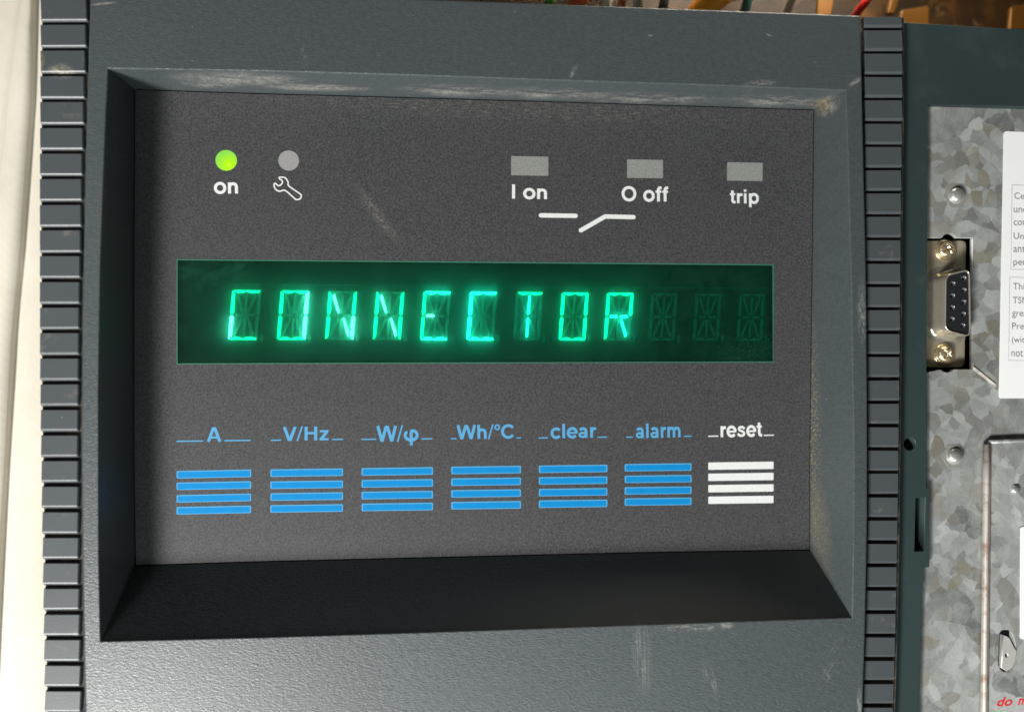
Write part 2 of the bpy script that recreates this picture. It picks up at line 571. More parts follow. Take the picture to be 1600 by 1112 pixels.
def galvanised(name, tint=(0.30, 0.31, 0.30), amt=1.0):
    t = NT(name)
    wob = t.n('TexNoise', {'Vector': t.co, 'Scale': 330, 'Detail': 5}).outputs['Color']
    off = t.n('VectorMath', {0: wob, 1: (0.0028, 0.0028, 0.0)}, operation='MULTIPLY').outputs[0]
    vec = t.n('VectorMath', {0: t.co, 1: off}, operation='ADD').outputs[0]
    v1 = t.n('TexVoronoi', {'Vector': vec, 'Scale': 140})
    r1 = t.n('SeparateColor', {'Color': v1.outputs['Color']})
    v2 = t.n('TexVoronoi', {'Vector': vec, 'Scale': 330})
    r2 = t.n('SeparateColor', {'Color': v2.outputs['Color']})
    ang = t.mul(r1.outputs[2], 6.28)
    rv = t.n('VectorRotate', {'Vector': t.co, 'Angle': ang}, rotation_type='Z_AXIS').outputs[0]
    st = t.n('Mapping', {'Vector': rv, 'Scale': (2600, 330, 300)}).outputs[0]
    grit = t.add(t.mul(t.noise(420, 8, 0.8), 0.5), t.mul(t.noise(1.0, 4, 0.7, st), 0.5))
    soft = t.noise(55, 6, 0.65)
    hasc = t.rng(t.noise(38, 3), 0.36, 0.60, 0.30, 1.0)
    cells = t.add(t.mul(t.add(r1.outputs[0], -0.5), 0.22), t.mul(t.add(r2.outputs[0], -0.5), 0.18))
    val = t.add(t.add(0.22, t.mul(cells, hasc)), t.add(t.mul(grit, 0.40), t.mul(soft, 0.24)))
    deep = t.mul(t.rng(r2.outputs[1], 0.74, 0.82), t.rng(soft, 0.45, 0.55))
    c = t.mix(t.rng(val, 0.37, 0.70), tuple(x * 0.48 for x in tint), tuple(x * 1.5 for x in tint))
    c = t.mix(t.mul(deep, 0.55), c, (0.13, 0.125, 0.10))
    br = t.mul(t.rng(r2.outputs[2], 0.72, 0.86), t.rng(t.noise(60, 3), 0.42, 0.55))
    c = t.mix(t.mul(br, 0.5 * amt), c, (0.20, 0.165, 0.10))
    c = t.mix(t.mul(speckle(t, 380, 0.85, 1.0), 0.6), c, (0.65, 0.65, 0.6))
    ro = t.rng(r2.outputs[1], 0, 1, 0.38, 0.6)
    return t.out(c, ro, 0.2, t.bump(val, 0.35, 0.12), 0.5)


M_GALV = galvanised('galvanised_steel')
M_DOOR = galvanised('galvanised_door_steel', (0.35, 0.36, 0.35), 0.25)
t = NT('folded_edge_steel')
c0 = t.n('SeparateXYZ', {0: t.co}).outputs
base = t.mix(t.rng(t.noise(260, 6, 0.75), 0.48, 0.62), (0.42, 0.40, 0.37), (0.24, 0.17, 0.13))
M_FOLD = t.out(base, 0.5, 0.3)
M_RUST = simple('rusty_seam', (0.20, 0.12, 0.08), 0.8, var=0.4, scale=500)
M_BLACK = simple('dark_void', (0.006, 0.006, 0.006), 0.9, spec=0.1)
M_STICK = simple('white_sticker', (0.86, 0.86, 0.85), 0.5, var=0.015)
M_INK = simple('grey_ink', (0.16, 0.16, 0.15), 0.7)
M_INKL = simple('pale_ink', (0.42, 0.42, 0.41), 0.7)
M_REDINK = simple('red_ink', (0.55, 0.03, 0.035), 0.6, var=0.2, scale=1500)
M_NICKEL = simple('tinned_flange', (0.46, 0.41, 0.30), 0.38, 0.55, var=0.15)
M_SHELL = simple('tinned_shell', (0.62, 0.57, 0.47), 0.24, 0.75, var=0.1)
M_CHROME2 = simple('zinc_tongue', (0.62, 0.61, 0.58), 0.4, 0.4, var=0.2, scale=300)
M_BRASS = simple('yellow_zinc', (0.88, 0.72, 0.46), 0.22, 0.85, var=0.15)
M_CHROME = simple('bright_steel', (0.6, 0.6, 0.57), 0.28, 0.7, var=0.05)
M_INSERT = simple('black_insert', (0.016, 0.017, 0.019), 0.35, var=0.1)
M_SOCKET = simple('socket_metal', (0.10, 0.10, 0.11), 0.18, 0.0, 1.0)

# ================================================================== CONTROL UNIT
unit = thing('control_unit', 'dark grey plastic trip unit with a recessed panel and lit green display', 'control unit', (0, 0, -20))

LEFT_OUT = [(-80, 143), (30, 139), (250, 133), (500, 128), (700, 126.5), (900, 128), (1112, 132), (1250, 137)]
RIGHT_OUT = [(-40, 1343), (30, 1345.5), (250, 1350), (420, 1354), (650, 1356), (800, 1356), (950, 1353.5), (1112, 1348.5), (1250, 1344)]
OP_L = [(107, 168.5), (180, 164.5), (250, 162), (420, 156), (600, 153.2), (860, 153.6), (1002, 156.4)]
OP_R = [(141, 1321.5), (250, 1325.5), (420, 1330), (700, 1334.4), (850, 1333.5), (964.5, 1331.5)]
OP_T = [(168.5, 107), (400, 110.5), (650, 117.5), (900, 126.5), (1100, 132.5), (1321.5, 141)]
OP_B = [(156.4, 1002), (400, 996), (700, 986.5), (1000, 976), (1331.5, 964.5)]
IN_L = [(139, 209.5), (420, 208), (700, 208), (884, 210.5)]
IN_R = [(171, 1272.6), (300, 1271.4), (500, 1269), (700, 1266.5), (860, 1266)]
IN_T = [(209.5, 139), (400, 145.3), (650, 152), (900, 159.4), (1272.6, 171)]
IN_B = [(210.5, 884), (400, 878), (1000, 863.5), (1266, 859.5)]
TOP_Y = [(100, -23), (743, 0), (1341, 23.6), (1420, 27)]
NS = 14


def loop_px(T, R, B, L):
    """closed loop of pixels: top L->R, right T->B, bottom R->L, left B->T"""
    out = []
    x0, x1 = T[0][0], T[-1][0]
    for i in range(NS):
        x = x0 + (x1 - x0) * i / NS
        out.append((x, interp(T, x)))
    y0, y1 = R[0][0], R[-1][0]
    for i in range(NS):
        y = y0 + (y1 - y0) * i / NS
        out.append((interp(R, y), y))
    x0, x1 = B[-1][0], B[0][0]
    for i in range(NS):
        x = x0 + (x1 - x0) * i / NS
        out.append((x, interp(B, x)))
    y0, y1 = L[-1][0], L[0][0]
    for i in range(NS):
        y = y0 + (y1 - y0) * i / NS
        out.append((interp(L, y), y))
    return out


def inset(lp, d, z):
    """move loop inward by d mm"""
    P = [Vector(p[:2]) for p in lp]
    n = len(P)
    out = []
    for i in range(n):
        a = (P[i] - P[i - 1]).normalized()
        b = (P[(i + 1) % n] - P[i]).normalized()
        na, nb = Vector((a.y, -a.x)), Vector((b.y, -b.x))      # loop runs clockwise seen from above
        m = (na + nb).normalized()
        s = 1 / max(0.4, m.dot(na))
        q = P[i] + m * d * s
        out.append((q.x, q.y, z))
    return out


def ring_faces(a, b, n):
    return [(a + i, a + (i + 1) % n, b + (i + 1) % n, b + i) for i in range(n)]


BOT = [(132, 1230), (1349, 1230)]
lo = [(interp(LEFT_OUT, -22), -22)]
outer_px = loop_px([(142, interp(TOP_Y, 142)), (1345.3, interp(TOP_Y, 1345.3))], [(interp(TOP_Y, 1345), interp(RIGHT_OUT, 23)), (1230, 1345)],
                   [(136, 1230), (1345, 1230)], [(interp(TOP_Y, 142), 142), (1230, 136)])
# follow the measured side curves
o2 = []
for i, (x, y) in enumerate(outer_px):
    if NS <= i < 2 * NS:
        x = interp(RIGHT_OUT, y)
    elif i >= 3 * NS or i == 0:
        x = interp(LEFT_OUT, y)
    o2.append((x, y))
outer = [tuple(U(x, y, 0)) for x, y in o2]
opening = [tuple(U(x, y, 0)) for x, y in loop_px(OP_T, OP_R, OP_B, OP_L)]
inner_px = loop_px(IN_T, IN_R, IN_B, IN_L)
inner = [tuple(U(x, y, PANEL_Z)) for x, y in inner_px]
N = 4 * NS
loops = [
    [(p[0], p[1], -16) for p in outer],
    [(p[0], p[1], -0.45) for p in outer],
    inset(outer, 0.13, -0.13),
    inset(outer, 0.45, 0.0),
    inset(opening, -0.16, 0.0),
    inset(opening, -0.03, -0.05),
    inset(opening, 0.08, -0.24),
    inner,
    [(p[0], p[1], -14.2) for p in inner],
]
V, Fc = [], []
for lp in loops:
    V += lp
for j in range(len(loops) - 1):
    Fc += ring_faces(j * N, (j + 1) * N, N)
cover = mesh('cover', V, Fc, M_COVER, unit, fix=False)
bm = bmesh.new(); bm.from_mesh(cover.data); bmesh.ops.recalc_face_normals(bm, faces=bm.faces)
if sum(f.normal.z for f in bm.faces if abs(f.normal.z) > 0.9) < 0:
    bmesh.ops.reverse_faces(bm, faces=bm.faces)
bm.to_mesh(cover.data); bm.free()

# membrane panel with the display cut-out
WIN = [(277, 406), (1208, 414), (1208, 565), (277, 568)]
PZ = PANEL_Z
pan_loop = [Vector(p[:2]) for p in inset(inner, 0.26, PZ)]
win = px_loop(WIN, PZ)
panel = plate('front_panel', [pan_loop, win], PZ, 0.8, 0.03, M_PANEL, unit, res=0)


def printed(name, me, mat, parent=None, label=None):
    o = link(name, me, mat, parent or panel)
    if label:
        o['label'] = label
    return o


TZ = PZ + 0.005
for s, bl, br, top, mat in (
        ('on', (334.2, 303.4), (372, 303.4), 284.3, M_WHITE),
        ('I on', (800, 311.2), (854.7, 312.2), 288.2, M_WHITE),
        ('O off', (971.3, 315.2), (1044.4, 315.9), 290.6, M_WHITE),
        ('trip', (1140.6, 323.4), (1186, 324), 296.0, M_WHITE),
        ('A', (323.4, 690.8), (345.9, 690.3), 667.0, M_BLUE_EDGE),
        ('V/Hz', (441.9, 689.3), (513.7, 688.3), 665.7, M_BLUE_EDGE),
        ('W/\u03c6', (588.4, 696.6), (654.4, 695.2), 664.2, M_BLUE_EDGE),
        ('Wh/\u00baC', (713.5, 686.9), (803.1, 685.4), 663.0, M_BLUE_EDGE),
        ('clear', (860.3, 685.6), (931.6, 684.2), 662.3, M_BLUE_EDGE),
        ('alarm', (993.4, 684.6), (1063.4, 683.0), 661.6, M_BLUE_EDGE),
        ('reset', (1126, 683.6), (1190.9, 682.2), 661.0, M_WHITE)):
    printed('printed_text', glyph_mesh(s, bl, br, top, TZ), mat)

for x0, y0, x1, y1, mat in ((276.5, 689, 316.3, 688.6, 0), (351.9, 688, 390.9, 687.6, 0), (424, 687.5, 438.5, 687.3, 0), (519.7, 686.2, 535.3, 686, 0),
                            (565.4, 686, 587, 685.8, 0), (658.8, 685.3, 675, 685, 0), (705.3, 685, 712.5, 684.9, 0), (807.8, 683.8, 813.4, 683.6, 0),
                            (842.5, 683.8, 855.6, 683.5, 0), (934.4, 682.7, 947.9, 682.5, 0), (979, 682.6, 987.8, 682.5, 0), (1069.4, 681.2, 1080, 681, 0),
                            (1107.5, 681.2, 1121.6, 681, 1), (1194, 679.8, 1208.4, 679.5, 1)):
    a, b = U(x0, y0, TZ).xy, U(x1, y1, TZ).xy
    printed('printed_dash', curve_mesh([stroke_loops([a, b], 0.30)], TZ + 0.03, 0.03, 0, 0), (M_BLUE_EDGE, M_WHITE)[mat])

# switch symbol and wrench outline
a, b = U(845, 336.5, TZ).xy, U(899.5, 337.3, TZ).xy
printed('switch_symbol', curve_mesh([stroke_loops([a, b], 1.05), stroke_loops([U(907.5, 360, TZ).xy, U(945.5, 338.3, TZ).xy, U(990, 339.3, TZ).xy], 1.05)], TZ + 0.03, 0.03, 0, 0), M_WHITE)
wr = [(545, 390), (570, 388), (588, 397), (601, 420), (603, 440), (640, 468), (678, 494), (683, 508), (674, 524), (655, 528), (640, 520), (583, 471), (550, 476), (528, 468), (514, 448), (514, 430), (524, 428), (536, 440), (552, 438), (564, 425), (563, 408), (548, 400)]
wr = [U(300 + x / 4, 180 + y / 4, TZ).xy for x, y in wr]
wr_s = [v.xy for v in spline([(*p, 0) for p in wr + [wr[0]]], 3)][:-1]
loop_r = [(p.x, p.y, 0) for p in wr_s]
area2 = sum(loop_r[i - 1][0] * loop_r[i][1] - loop_r[i][0] * loop_r[i - 1][1] for i in range(len(loop_r)))
if area2 > 0:
    loop_r = loop_r[::-1]
printed('wrench_symbol', curve_mesh([[p[:2] for p in inset(loop_r, -0.16, 0)], [p[:2] for p in inset(loop_r, 0.16, 0)]], TZ + 0.03, 0.03, 0, 0), M_WHITE)

# key bars
groups = [
    (276, 392.5, [735.3, 753.4, 772.8, 791.5], 11.9, -2.3, 0), (422.5, 536, [732.8, 751.6, 770.0, 788.6], 11.9, -1.6, 0),
    (565, 676.5, [730.8, 749.4, 767.7, 786.2], 12.0, -1.6, 0), (705, 814, [728.6, 746.9, 765.2, 783.6], 11.9, -1.5, 0),
    (842, 949, [726.8, 745.0, 763.2, 781.2], 11.8, -1.4, 0), (976, 1080.5, [724.4, 742.6, 760.6, 778.0], 11.7, -1.3, 0),
    (1106.7, 1208.6, [722.0, 739.4, 757.2, 775.2], 11.6, -1.4, 1)]
for x0, x1, ys, hh, dy, wt in groups:
    for y in ys:
        q = [(x0, y), (x1, y + dy), (x1, y + dy + hh), (x0, y + hh)]
        if wt:
            me = curve_mesh([rounded(px_loop(q, TZ), 0.22)], TZ + 0.06, 0.06, 0.015, 0)
            printed('key_bar', me, M_WHITE, label='white key bar under the word reset')
        else:
            me = curve_mesh([rounded(px_loop(q, TZ), 0.30)], TZ + 0.04, 0.04, 0.0, 0)
            bar = printed('key_bar', me, M_BLUE_EDGE)
            q2 = [(x0 + 2.0, y + 2.1), (x1 - 2.0, y + dy + 2.1), (x1 - 2.0, y + dy + hh - 1.2), (x0 + 2.0, y + hh - 1.2)]
            m2_ = curve_mesh([rounded(px_loop(q2, TZ), 0.15)], TZ + 0.06, 0.06, 0.0, 0)
            # the darker fill is welded into the same mesh
            bm = bmesh.new(); bm.from_mesh(bar.data)
            k0 = len(bm.faces)
            bm.from_mesh(m2_)
            bm.faces.ensure_lookup_table()
            for f in bm.faces[k0:]:
                f.material_index = 1
            bm.to_mesh(bar.data); bm.free()
            bar.data.materials.append(M_BLUE)

# indicator lenses
def lens(name, loops, mat, label):
    o = printed(name, curve_mesh(loops, TZ + 0.05, 0.05, 0.01, 0), mat)
    o['label'] = label


c = U(353.5, 250.7, TZ); lens('indicator_lamp', [circle(c, 16.0 * (D - TZ) / F)], M_LED, 'round lamp above the word on, glowing lime green')
c = U(451.2, 251, TZ); lens('indicator_lamp', [circle(c, 15.7 * (D - TZ) / F)], M_LENS, 'round unlit grey lamp above the wrench symbol')
for q, lb in (([(798.6, 244), (856.9, 245), (856.9, 274.8), (798.6, 274)], 'I on'), ([(979.8, 249), (1036, 250), (1036, 278.6), (979.8, 278)], 'O off'), ([(1136, 253.6), (1191.6, 254.5), (1191.6, 283), (1136, 282.4)], 'trip')):
    lens('indicator_window', [rounded(px_loop(q, TZ), 0.2)], M_LENSW, 'unlit grey rectangular window above ' + lb)

# display module
SEG_Z = PZ - 1.5
disp = mesh('display_module', *(lambda a, b: ([*a, *b], [(0, 1, 2, 3), (0, 1, 5, 4), (1, 2, 6, 5), (2, 3, 7, 6), (3, 0, 4, 7)]))(
    [tuple(U(x, y, PZ)[:2]) + (SEG_Z - 0.7,) for x, y in ((250, 385), (1235, 393), (1235, 590), (250, 593))],
    [tuple(U(x, y, PZ)[:2]) + (PZ - 0.85,) for x, y in ((250, 385), (1235, 393), (1235, 590), (250, 593))]), M_TUBE, unit)
fl = px_loop([(277.5, 406.5), (1207.5, 414.5), (1207.5, 564.5), (277.5, 567.5)], PZ)
pane_quad = [(p.x, p.y, PZ - 0.12) for p in fl]
mesh('display_window', pane_quad, [(3, 2, 1, 0)], M_FILTER, unit, fix=False)
# bright hairline of the window rim
rim_o = px_loop([(276.0, 404.9), (1208.6, 412.9), (1208.6, 566.0), (276.0, 569.0)], PZ)
plate('window_rim', [rim_o, fl], PZ + 0.03, 0.15, 0.0, M_FILTER_EDGE, unit, res=0)

# one character cell, unit mm
P0, P11 = U(362.5, 453.0, SEG_Z), U(1156.0, 458.6, SEG_Z)
pitch = (P11 - P0) / 11
CW = (U(408, 453, SEG_Z) - P0).length
CH = (U(356.0, 530.5, SEG_Z) - U(362.5, 453, SEG_Z)).length
SH = (U(362.5, 453, SEG_Z).x - U(356.0, 530.5, SEG_Z).x) / CH
TW = 0.88


def seg_shapes():
    W, H, w_ = CW, CH, TW
    mid = -H / 2
    cx = W / 2
    g = 0.16
    s = {}
    s['a'] = [(0.30, 0), (W - 0.10, 0), (W - 0.45, -0.55), (cx + 1.5, -0.78), (cx + 0.55, -0.62), (cx + 0.12, -0.30), (cx - 0.12, -0.30), (cx - 0.55, -0.62), (cx - 1.5, -0.78), (0.95, -0.55)]
    s['d'] = [(x, -H - y) for x, y in s['a']]
    s['f'] = [(0.05, -0.25), (0.20, -0.15), (0.78, -0.80), (w_, mid + 0.55), (0.60, mid + g), (0.20, mid + g), (0.0, mid + 0.5)]
    s['e'] = [(0.20, mid - g), (0.60, mid - g), (w_, mid - 0.55), (0.78, -H + 0.80), (0.20, -H + 0.15), (0.05, -H + 0.25), (0.0, mid - 0.5)]
    s['b'] = [(W - x, y) for x, y in s['f']]
    s['c'] = [(W - x, y) for x, y in s['e']]
    s['g1'] = [(1.0, mid), (1.25, mid + 0.33), (cx - 0.5, mid + 0.33), (cx - 0.2, mid), (cx - 0.5, mid - 0.33), (1.25, mid - 0.33)]
    s['g2'] = [(W - x, y) for x, y in s['g1']]
    s['i'] = [(cx - 0.18, -0.85), (cx + 0.0, -0.68), (cx + 0.30, -0.9), (cx + 0.32, mid + 0.85), (cx, mid + g), (cx - 0.32, mid + 0.85)]
    s['l'] = [(x, -H - y) for x, y in s['i']]
    s['h'] = [(1.10, -0.95), (1.45, -0.85), (cx - 0.42, mid + 0.95), (cx - 0.45, mid + 0.5), (cx - 0.8, mid + 0.55), (1.05, -1.6)]
    s['j'] = [(W - x, y) for x, y in s['h']]
    s['k'] = [(x, -H - y) for x, y in s['h']]
    s['m'] = [(W - x, -H - y) for x, y in s['h']]
    s['comma'] = [(W + 0.55, -H + 1.25), (W + 1.25, -H + 1.2), (W + 1.35, -H + 0.55), (W + 1.1, -H - 0.35), (W + 0.7, -H - 0.85), (W + 0.8, -H - 0.1), (W + 0.55, -H + 0.5)]
    out = {}
    for k_, pts in s.items():
        pts = [Vector((x + SH * (y), y)) for x, y in pts]
        out[k_] = pts
    return out


WORD = ['afed', 'abcdef', 'febchm', 'febchm', ['a', 'f', 'e', 'd', 'g1'], 'afed', 'ail', 'abcdef', ['a', 'b', 'f', 'e', 'g1', 'g2', 'm'], '', '', '']
HOT = {(0, 'e'), (1, 'b'), (1, 'c'), (2, 'h'), (2, 'm'), (2, 'c'), (3, 'h'), (3, 'm'), (4, 'g1')}
CYAN = {(4, 'a'), (4, 'd'), (5, 'a'), (5, 'f'), (5, 'e'), (5, 'd'), (6, 'i'), (6, 'l'), (8, 'g1'), (8, 'g2'), (8, 'm')}
seg_me = {}
for k_, pts in seg_shapes().items():
    for tagm, m_ in (('off', M_OFF), ('lit', M_LIT), ('cyan', M_LITC), ('hot', M_HOT)):
        me = curve_mesh([rounded(pts, 0.12, 2)], 0.0, 0.12, 0.0, 0)
        me.materials.append(m_)
        seg_me[(k_, tagm)] = me
for ci in range(12):
    base_p = P0 + pitch * ci
    lit = set(WORD[ci]) if not isinstance(WORD[ci], list) else set(WORD[ci])
    for k_ in ('a', 'b', 'c', 'd', 'e', 'f', 'g1', 'g2', 'h', 'i', 'j', 'k', 'l', 'm', 'comma'):
        st = 'off'
        if k_ in lit:
            st = 'hot' if (ci, k_) in HOT else ('cyan' if (ci, k_) in CYAN else 'lit')
        o = bpy.data.objects.new('comma_segment' if k_ == 'comma' else 'segment', seg_me[(k_, st)])
        o.location = Vector((base_p.x, base_p.y, SEG_Z - (0.45 if st == 'off' else 0))) * K
        COL.objects.link(o)
        adopt(o, disp)
        if st != 'off':
            o['label'] = 'lit green display segment'
# thin bright filament rail above the characters
mesh('tube_rail', *(lambda a, b: ([(a.x, a.y, SEG_Z - .58), (b.x, b.y, SEG_Z - .58), (b.x, b.y - .22, SEG_Z - .58), (a.x, a.y - .22, SEG_Z - .58),
                                   (a.x, a.y, SEG_Z - .68), (b.x, b.y, SEG_Z - .68), (b.x, b.y - .22, SEG_Z - .68), (a.x, a.y - .22, SEG_Z - .68)],
                                  [(0, 1, 2, 3), (4, 5, 6, 7), (0, 1, 5, 4), (2, 3, 7, 6), (0, 3, 7, 4), (1, 2, 6, 5)]))(U(352, 442.5, SEG_Z), U(1200, 450, SEG_Z)), M_RAIL, disp)

# grip strips with single ribs
L_X0 = [(-60, 62.5), (100, 62), (300, 61), (550, 61.5), (700, 63.5), (900, 67), (1112, 70.5), (1250, 73)]
L_X1 = [(y, x - 4.5) for y, x in LEFT_OUT]
R_X0 = [(-40, 1349), (30, 1350), (150, 1351.5), (300, 1353), (500, 1356), (700, 1357.5), (800, 1357.5), (950, 1354.5), (1112, 1350), (1250, 1345)]
R_X1 = [(-40, 1412), (30, 1410), (150, 1410.5), (300, 1408.5), (500, 1407), (700, 1405), (850, 1403), (1000, 1400), (1112, 1396.5), (1250, 1392)]


def grip(X0, X1, grooves, z, label, slope, ytop=None, gap=2.3, chw=5.0, shade_left=False):
    yt, yb = (grooves[0] - 50 if ytop is None else ytop), grooves[-1] + 50
    pts = []
    ny = 16
    for i in range(ny + 1):
        y = yt + (yb - yt) * i / ny
        pts.append((interp(X0, y) + 0.8, y))
    for i in range(ny, -1, -1):
        y = yt + (yb - yt) * i / ny
        pts.append((interp(X1, y) + (3 if not shade_left else 5), y + (slope * 50 if i == 0 else 0)))
    base = plate('grip_strip', [px_loop(pts, z)], z - 0.75, 14, 0.0, M_GROOVE, unit, res=0)
    base['label'] = label
    edges = [yt] + list(grooves) + [yb]
    for k in range(len(edges) - 1):
        ya, yb_ = edges[k] + (gap if k else 0.5), edges[k + 1] - gap
        ym = (ya + yb_) / 2
        x0, x1 = interp(X0, ym), interp(X1, ym)
        rj = random.Random(k * 7 + int(x0))
        ya += rj.uniform(-0.35, 0.35)
        yb_ += rj.uniform(-0.35, 0.35)
        A, B = U(x0, ya, z), U(x1, ya + slope * (x1 - x0) + rj.uniform(-0.3, 0.3), z)
        C_ = U(x0, yb_, z)
        ln = (C_ - A).length
        ex = (B - A)
        wd = ex.length
        ex.normalize()
        ey = Vector((ex.y, -ex.x, 0))
        chm = chw * (D - z) / F
        prof = [(0.0, -1.35), (0.02, -0.14), (0.10, 0.0), (ln - chm, 0.0), (ln - chm * 0.72, -0.05), (ln - chm * 0.42, -0.20), (ln - chm * 0.18, -0.45), (ln, -1.35)]
        V, Fc = [], []
        for xi, (xx, dz) in enumerate(((0.0, -0.25), (0.22, 0.0), (wd - 0.22, 0.0), (wd, -0.25))):
            for (yy, zz) in prof:
                q = A + ex * xx + ey * yy
                V.append((q.x, q.y, z + (zz if zz < -1 else zz + dz)))
        n = len(prof)
        for xi in range(3):
            for j in range(n - 1):
                Fc.append((xi * n + j, xi * n + j + 1, (xi + 1) * n + j + 1, (xi + 1) * n + j))
        Fc.append(tuple(range(n)))
        Fc.append(tuple(range(3 * n, 4 * n)))
        mesh('rib', V, Fc, M_RIB, base)


gl_ = [36.5 + 40.0 * k + 1.2 * math.sin(math.pi * k / 26) for k in range(-1, 29)]
grip(L_X0, L_X1, gl_, -1.2, 'ribbed grip strip left of the recessed panel', 0.0, ytop=-40)
gr_ = [45 + 36.45 * k for k in range(0, 32)]
grip(R_X0, R_X1, gr_, -1.6, 'ribbed grip strip right of the recessed panel', 0.0, ytop=26.0, gap=2.1, chw=4.6, shade_left=True)

# ================================================================== LOWER HOUSING
HZ = -4.6
hp = [(1385, 33.6), (1411, 35), (1600, 46.2), (2000, 70), (2000, 192), (1600, 167.0), (1450.2, 162.5), (1448.8, 400), (1448, 600), (1448, 761), (1452.6, 762), (1452.6, 885), (1443, 887), (1440, 980), (1436.7, 1112), (1432, 1260), (1370, 1260)]
slot = [(1431, 778), (1445.8, 777.5), (1443.5, 861), (1429.2, 861)]
hole_c = U(1421.5, 693.5, HZ)
frame = plate('breaker_housing', [px_loop(hp, HZ), px_loop(slot, HZ), circle(hole_c, 1.45, 24)], HZ, 5.0, 0.16, M_HOUSING, None, res=1)
tag(frame, 'dark green-grey plastic housing frame right of the trip unit, around the metal plate', 'housing')

# ================================================================== GALVANISED PLATE
GZ = -6.4
plate_t = thing('mounting_plate', 'mottled galvanised steel plate behind the connector and the white label', 'metal plate', U(1600, 700, GZ))
cut = [(1400, 371.5), (1472, 371.5), (1475, 367.5), (1480, 364.8), (1486, 364.8), (1491, 367.5), (1495, 371.5), (1519.6, 371.5), (1519, 577), (1490, 577), (1486, 580.5), (1480, 582), (1474, 580.5), (1470, 577), (1400, 577)]
plate('sheet', [px_loop([(1446, 140), (2000, 160), (2000, 1260), (1429, 1260), (1434, 1112), (1440, 886), (1447.5, 885), (1447.5, 582), (1470, 577.2), (1474, 580.5), (1480, 582), (1486, 580.5), (1490, 577), (1519, 577), (1519.6, 371.5), (1495, 371.5), (1491, 367.5), (1486, 364.8), (1480, 364.8), (1475, 367.5), (1472, 371.5), (1446, 371.5)], GZ)], GZ, 1.0, 0.06, M_GALV, plate_t, res=0)
# bent lip running off the lower right corner of the cut-out
A, B, C_, E = U(1519.8, 577, GZ), U(1556, 605, GZ), U(1556, 600, GZ + .3), U(1521, 572, GZ + .3)
mesh('cutout_lip', [A, B, C_, E, (A.x, A.y, GZ - .4), (B.x, B.y, GZ - .4)], [(0, 1, 2, 3), (0, 1, 5, 4)], M_FOLD, plate_t)


def rivet(x, y, r, parent, z, hexr=None):
    s = (D - z) / F
    c = U(x, y, z)
    if hexr:
        hc = [Vector((c.x + hexr * s * math.cos(math.radians(60 * i + 2)), c.y + hexr * s * math.sin(math.radians(60 * i + 2)))) for i in range(6)]
        plate('hexagon_pad', [hc], z + 0.10, 0.12, 0.02, M_GALV2, parent, res=0)
    R = r * s
    V, Fc = lathe([(R, z - 0.3)] + [(R * math.cos(a), z + 0.1 + R * 0.75 * math.sin(a)) for a in [math.radians(d) for d in (0, 15, 30, 45, 60, 72, 83)]], c, 28)
    return mesh('rivet', V, Fc, M_CHROME, parent, smooth=True)


M_GALV2 = simple('pressed_hexagon', (0.27, 0.275, 0.25), 0.45, 0.2, var=0.15)
rivet(1493.5, 306, 13.5, plate_t, GZ, 22)
rivet(1490.5, 712.5, 13.5, plate_t, GZ, 22)
# well behind the plate so that no light leaks in
V = [U(1380, 80, -22), U(2000, 90, -22), U(2000, 1260, -22), U(1380, 1260, -22)]
back = mesh('back_wall', [*V, *[(v.x, v.y, -8) for v in V]], [(0, 1, 2, 3), (0, 1, 5, 4), (1, 2, 6, 5), (2, 3, 7, 6), (3, 0, 4, 7)], M_BLACK, plate_t)

# ================================================================== ACCESS DOOR
DZ = -5.3
door_t = thing('access_door', 'raised galvanised metal door with a rolled edge and red lettering, lower right', 'metal door', U(1600, 900, GZ))
kc = U(1571.5, 1016, DZ)
dish_r = 5.0
plate('door_sheet', [rounded(px_loop([(1546, 689), (2000, 668), (2000, 1260), (1541, 1260)], DZ), 0.9), [Vector((kc.x + math.cos(a) * 2.5, kc.y + math.sin(a) * 5.1)) for a in [2 * math.pi * i / 36 for i in range(36)]]], DZ, 1.3, 0.12, M_DOOR, door_t, res=1)
fe = [U(1543 - (y - 690) * 0.011, y, DZ) for y in range(694, 1262, 60)]
tube('rolled_edge', [Vector((p.x, p.y, DZ - 0.15)) for p in fe], 0.85, M_FOLD, door_t, 14)
sm = []
for i, p in enumerate(fe):
    sm.append(Vector((p.x - 0.02, p.y, DZ + 0.62)))
tube('rust_seam', sm, 0.17, M_RUST, door_t, 6)
tube('top_fold', [Vector((p.x, p.y, DZ - 0.25)) for p in [U(x, 690.5 - (x - 1546) * 0.046, DZ) for x in range(1546, 1900, 60)]], 0.5, M_DOOR, door_t, 10)
rivet(1585.5, 764.5, 7.5, door_t, DZ)
# quarter-turn lock: pressed oval dish, flat black plate painting the slot's shade, bright tongue
n = 36
V, Fc = [], []
for rr, zz in ((1.0, DZ - 0.02), (0.85, DZ - 0.10), (0.55, DZ - 0.16)):
    for i in range(n):
        a = 2 * math.pi * i / n
        V.append((kc.x + math.cos(a) * 2.52 * rr, kc.y + math.sin(a) * 5.15 * rr, zz))
V_ = len(V)
for j in range(2):
    Fc += [(j * n + i, j * n + (i + 1) % n, (j + 1) * n + (i + 1) % n, (j + 1) * n + i) for i in range(n)]
Fc.append(tuple(range(2 * n, 3 * n)))
mesh('lock_dish', V, Fc, M_DOOR, door_t, smooth=True)
sl = px_loop([(1561.5, 984), (1577, 983.5), (1576, 1048.5), (1560, 1049)], DZ)
slot_o = plate('slot_shade_plate', [sl], DZ - 0.01, 0.3, 0.0, M_BLACK, door_t, res=0)
tg = px_loop([(1566.5, 991), (1572, 992.5), (1576, 996), (1582, 1008), (1587, 1016), (1585, 1030), (1580, 1041), (1572, 1047.5), (1563, 1042)], DZ)
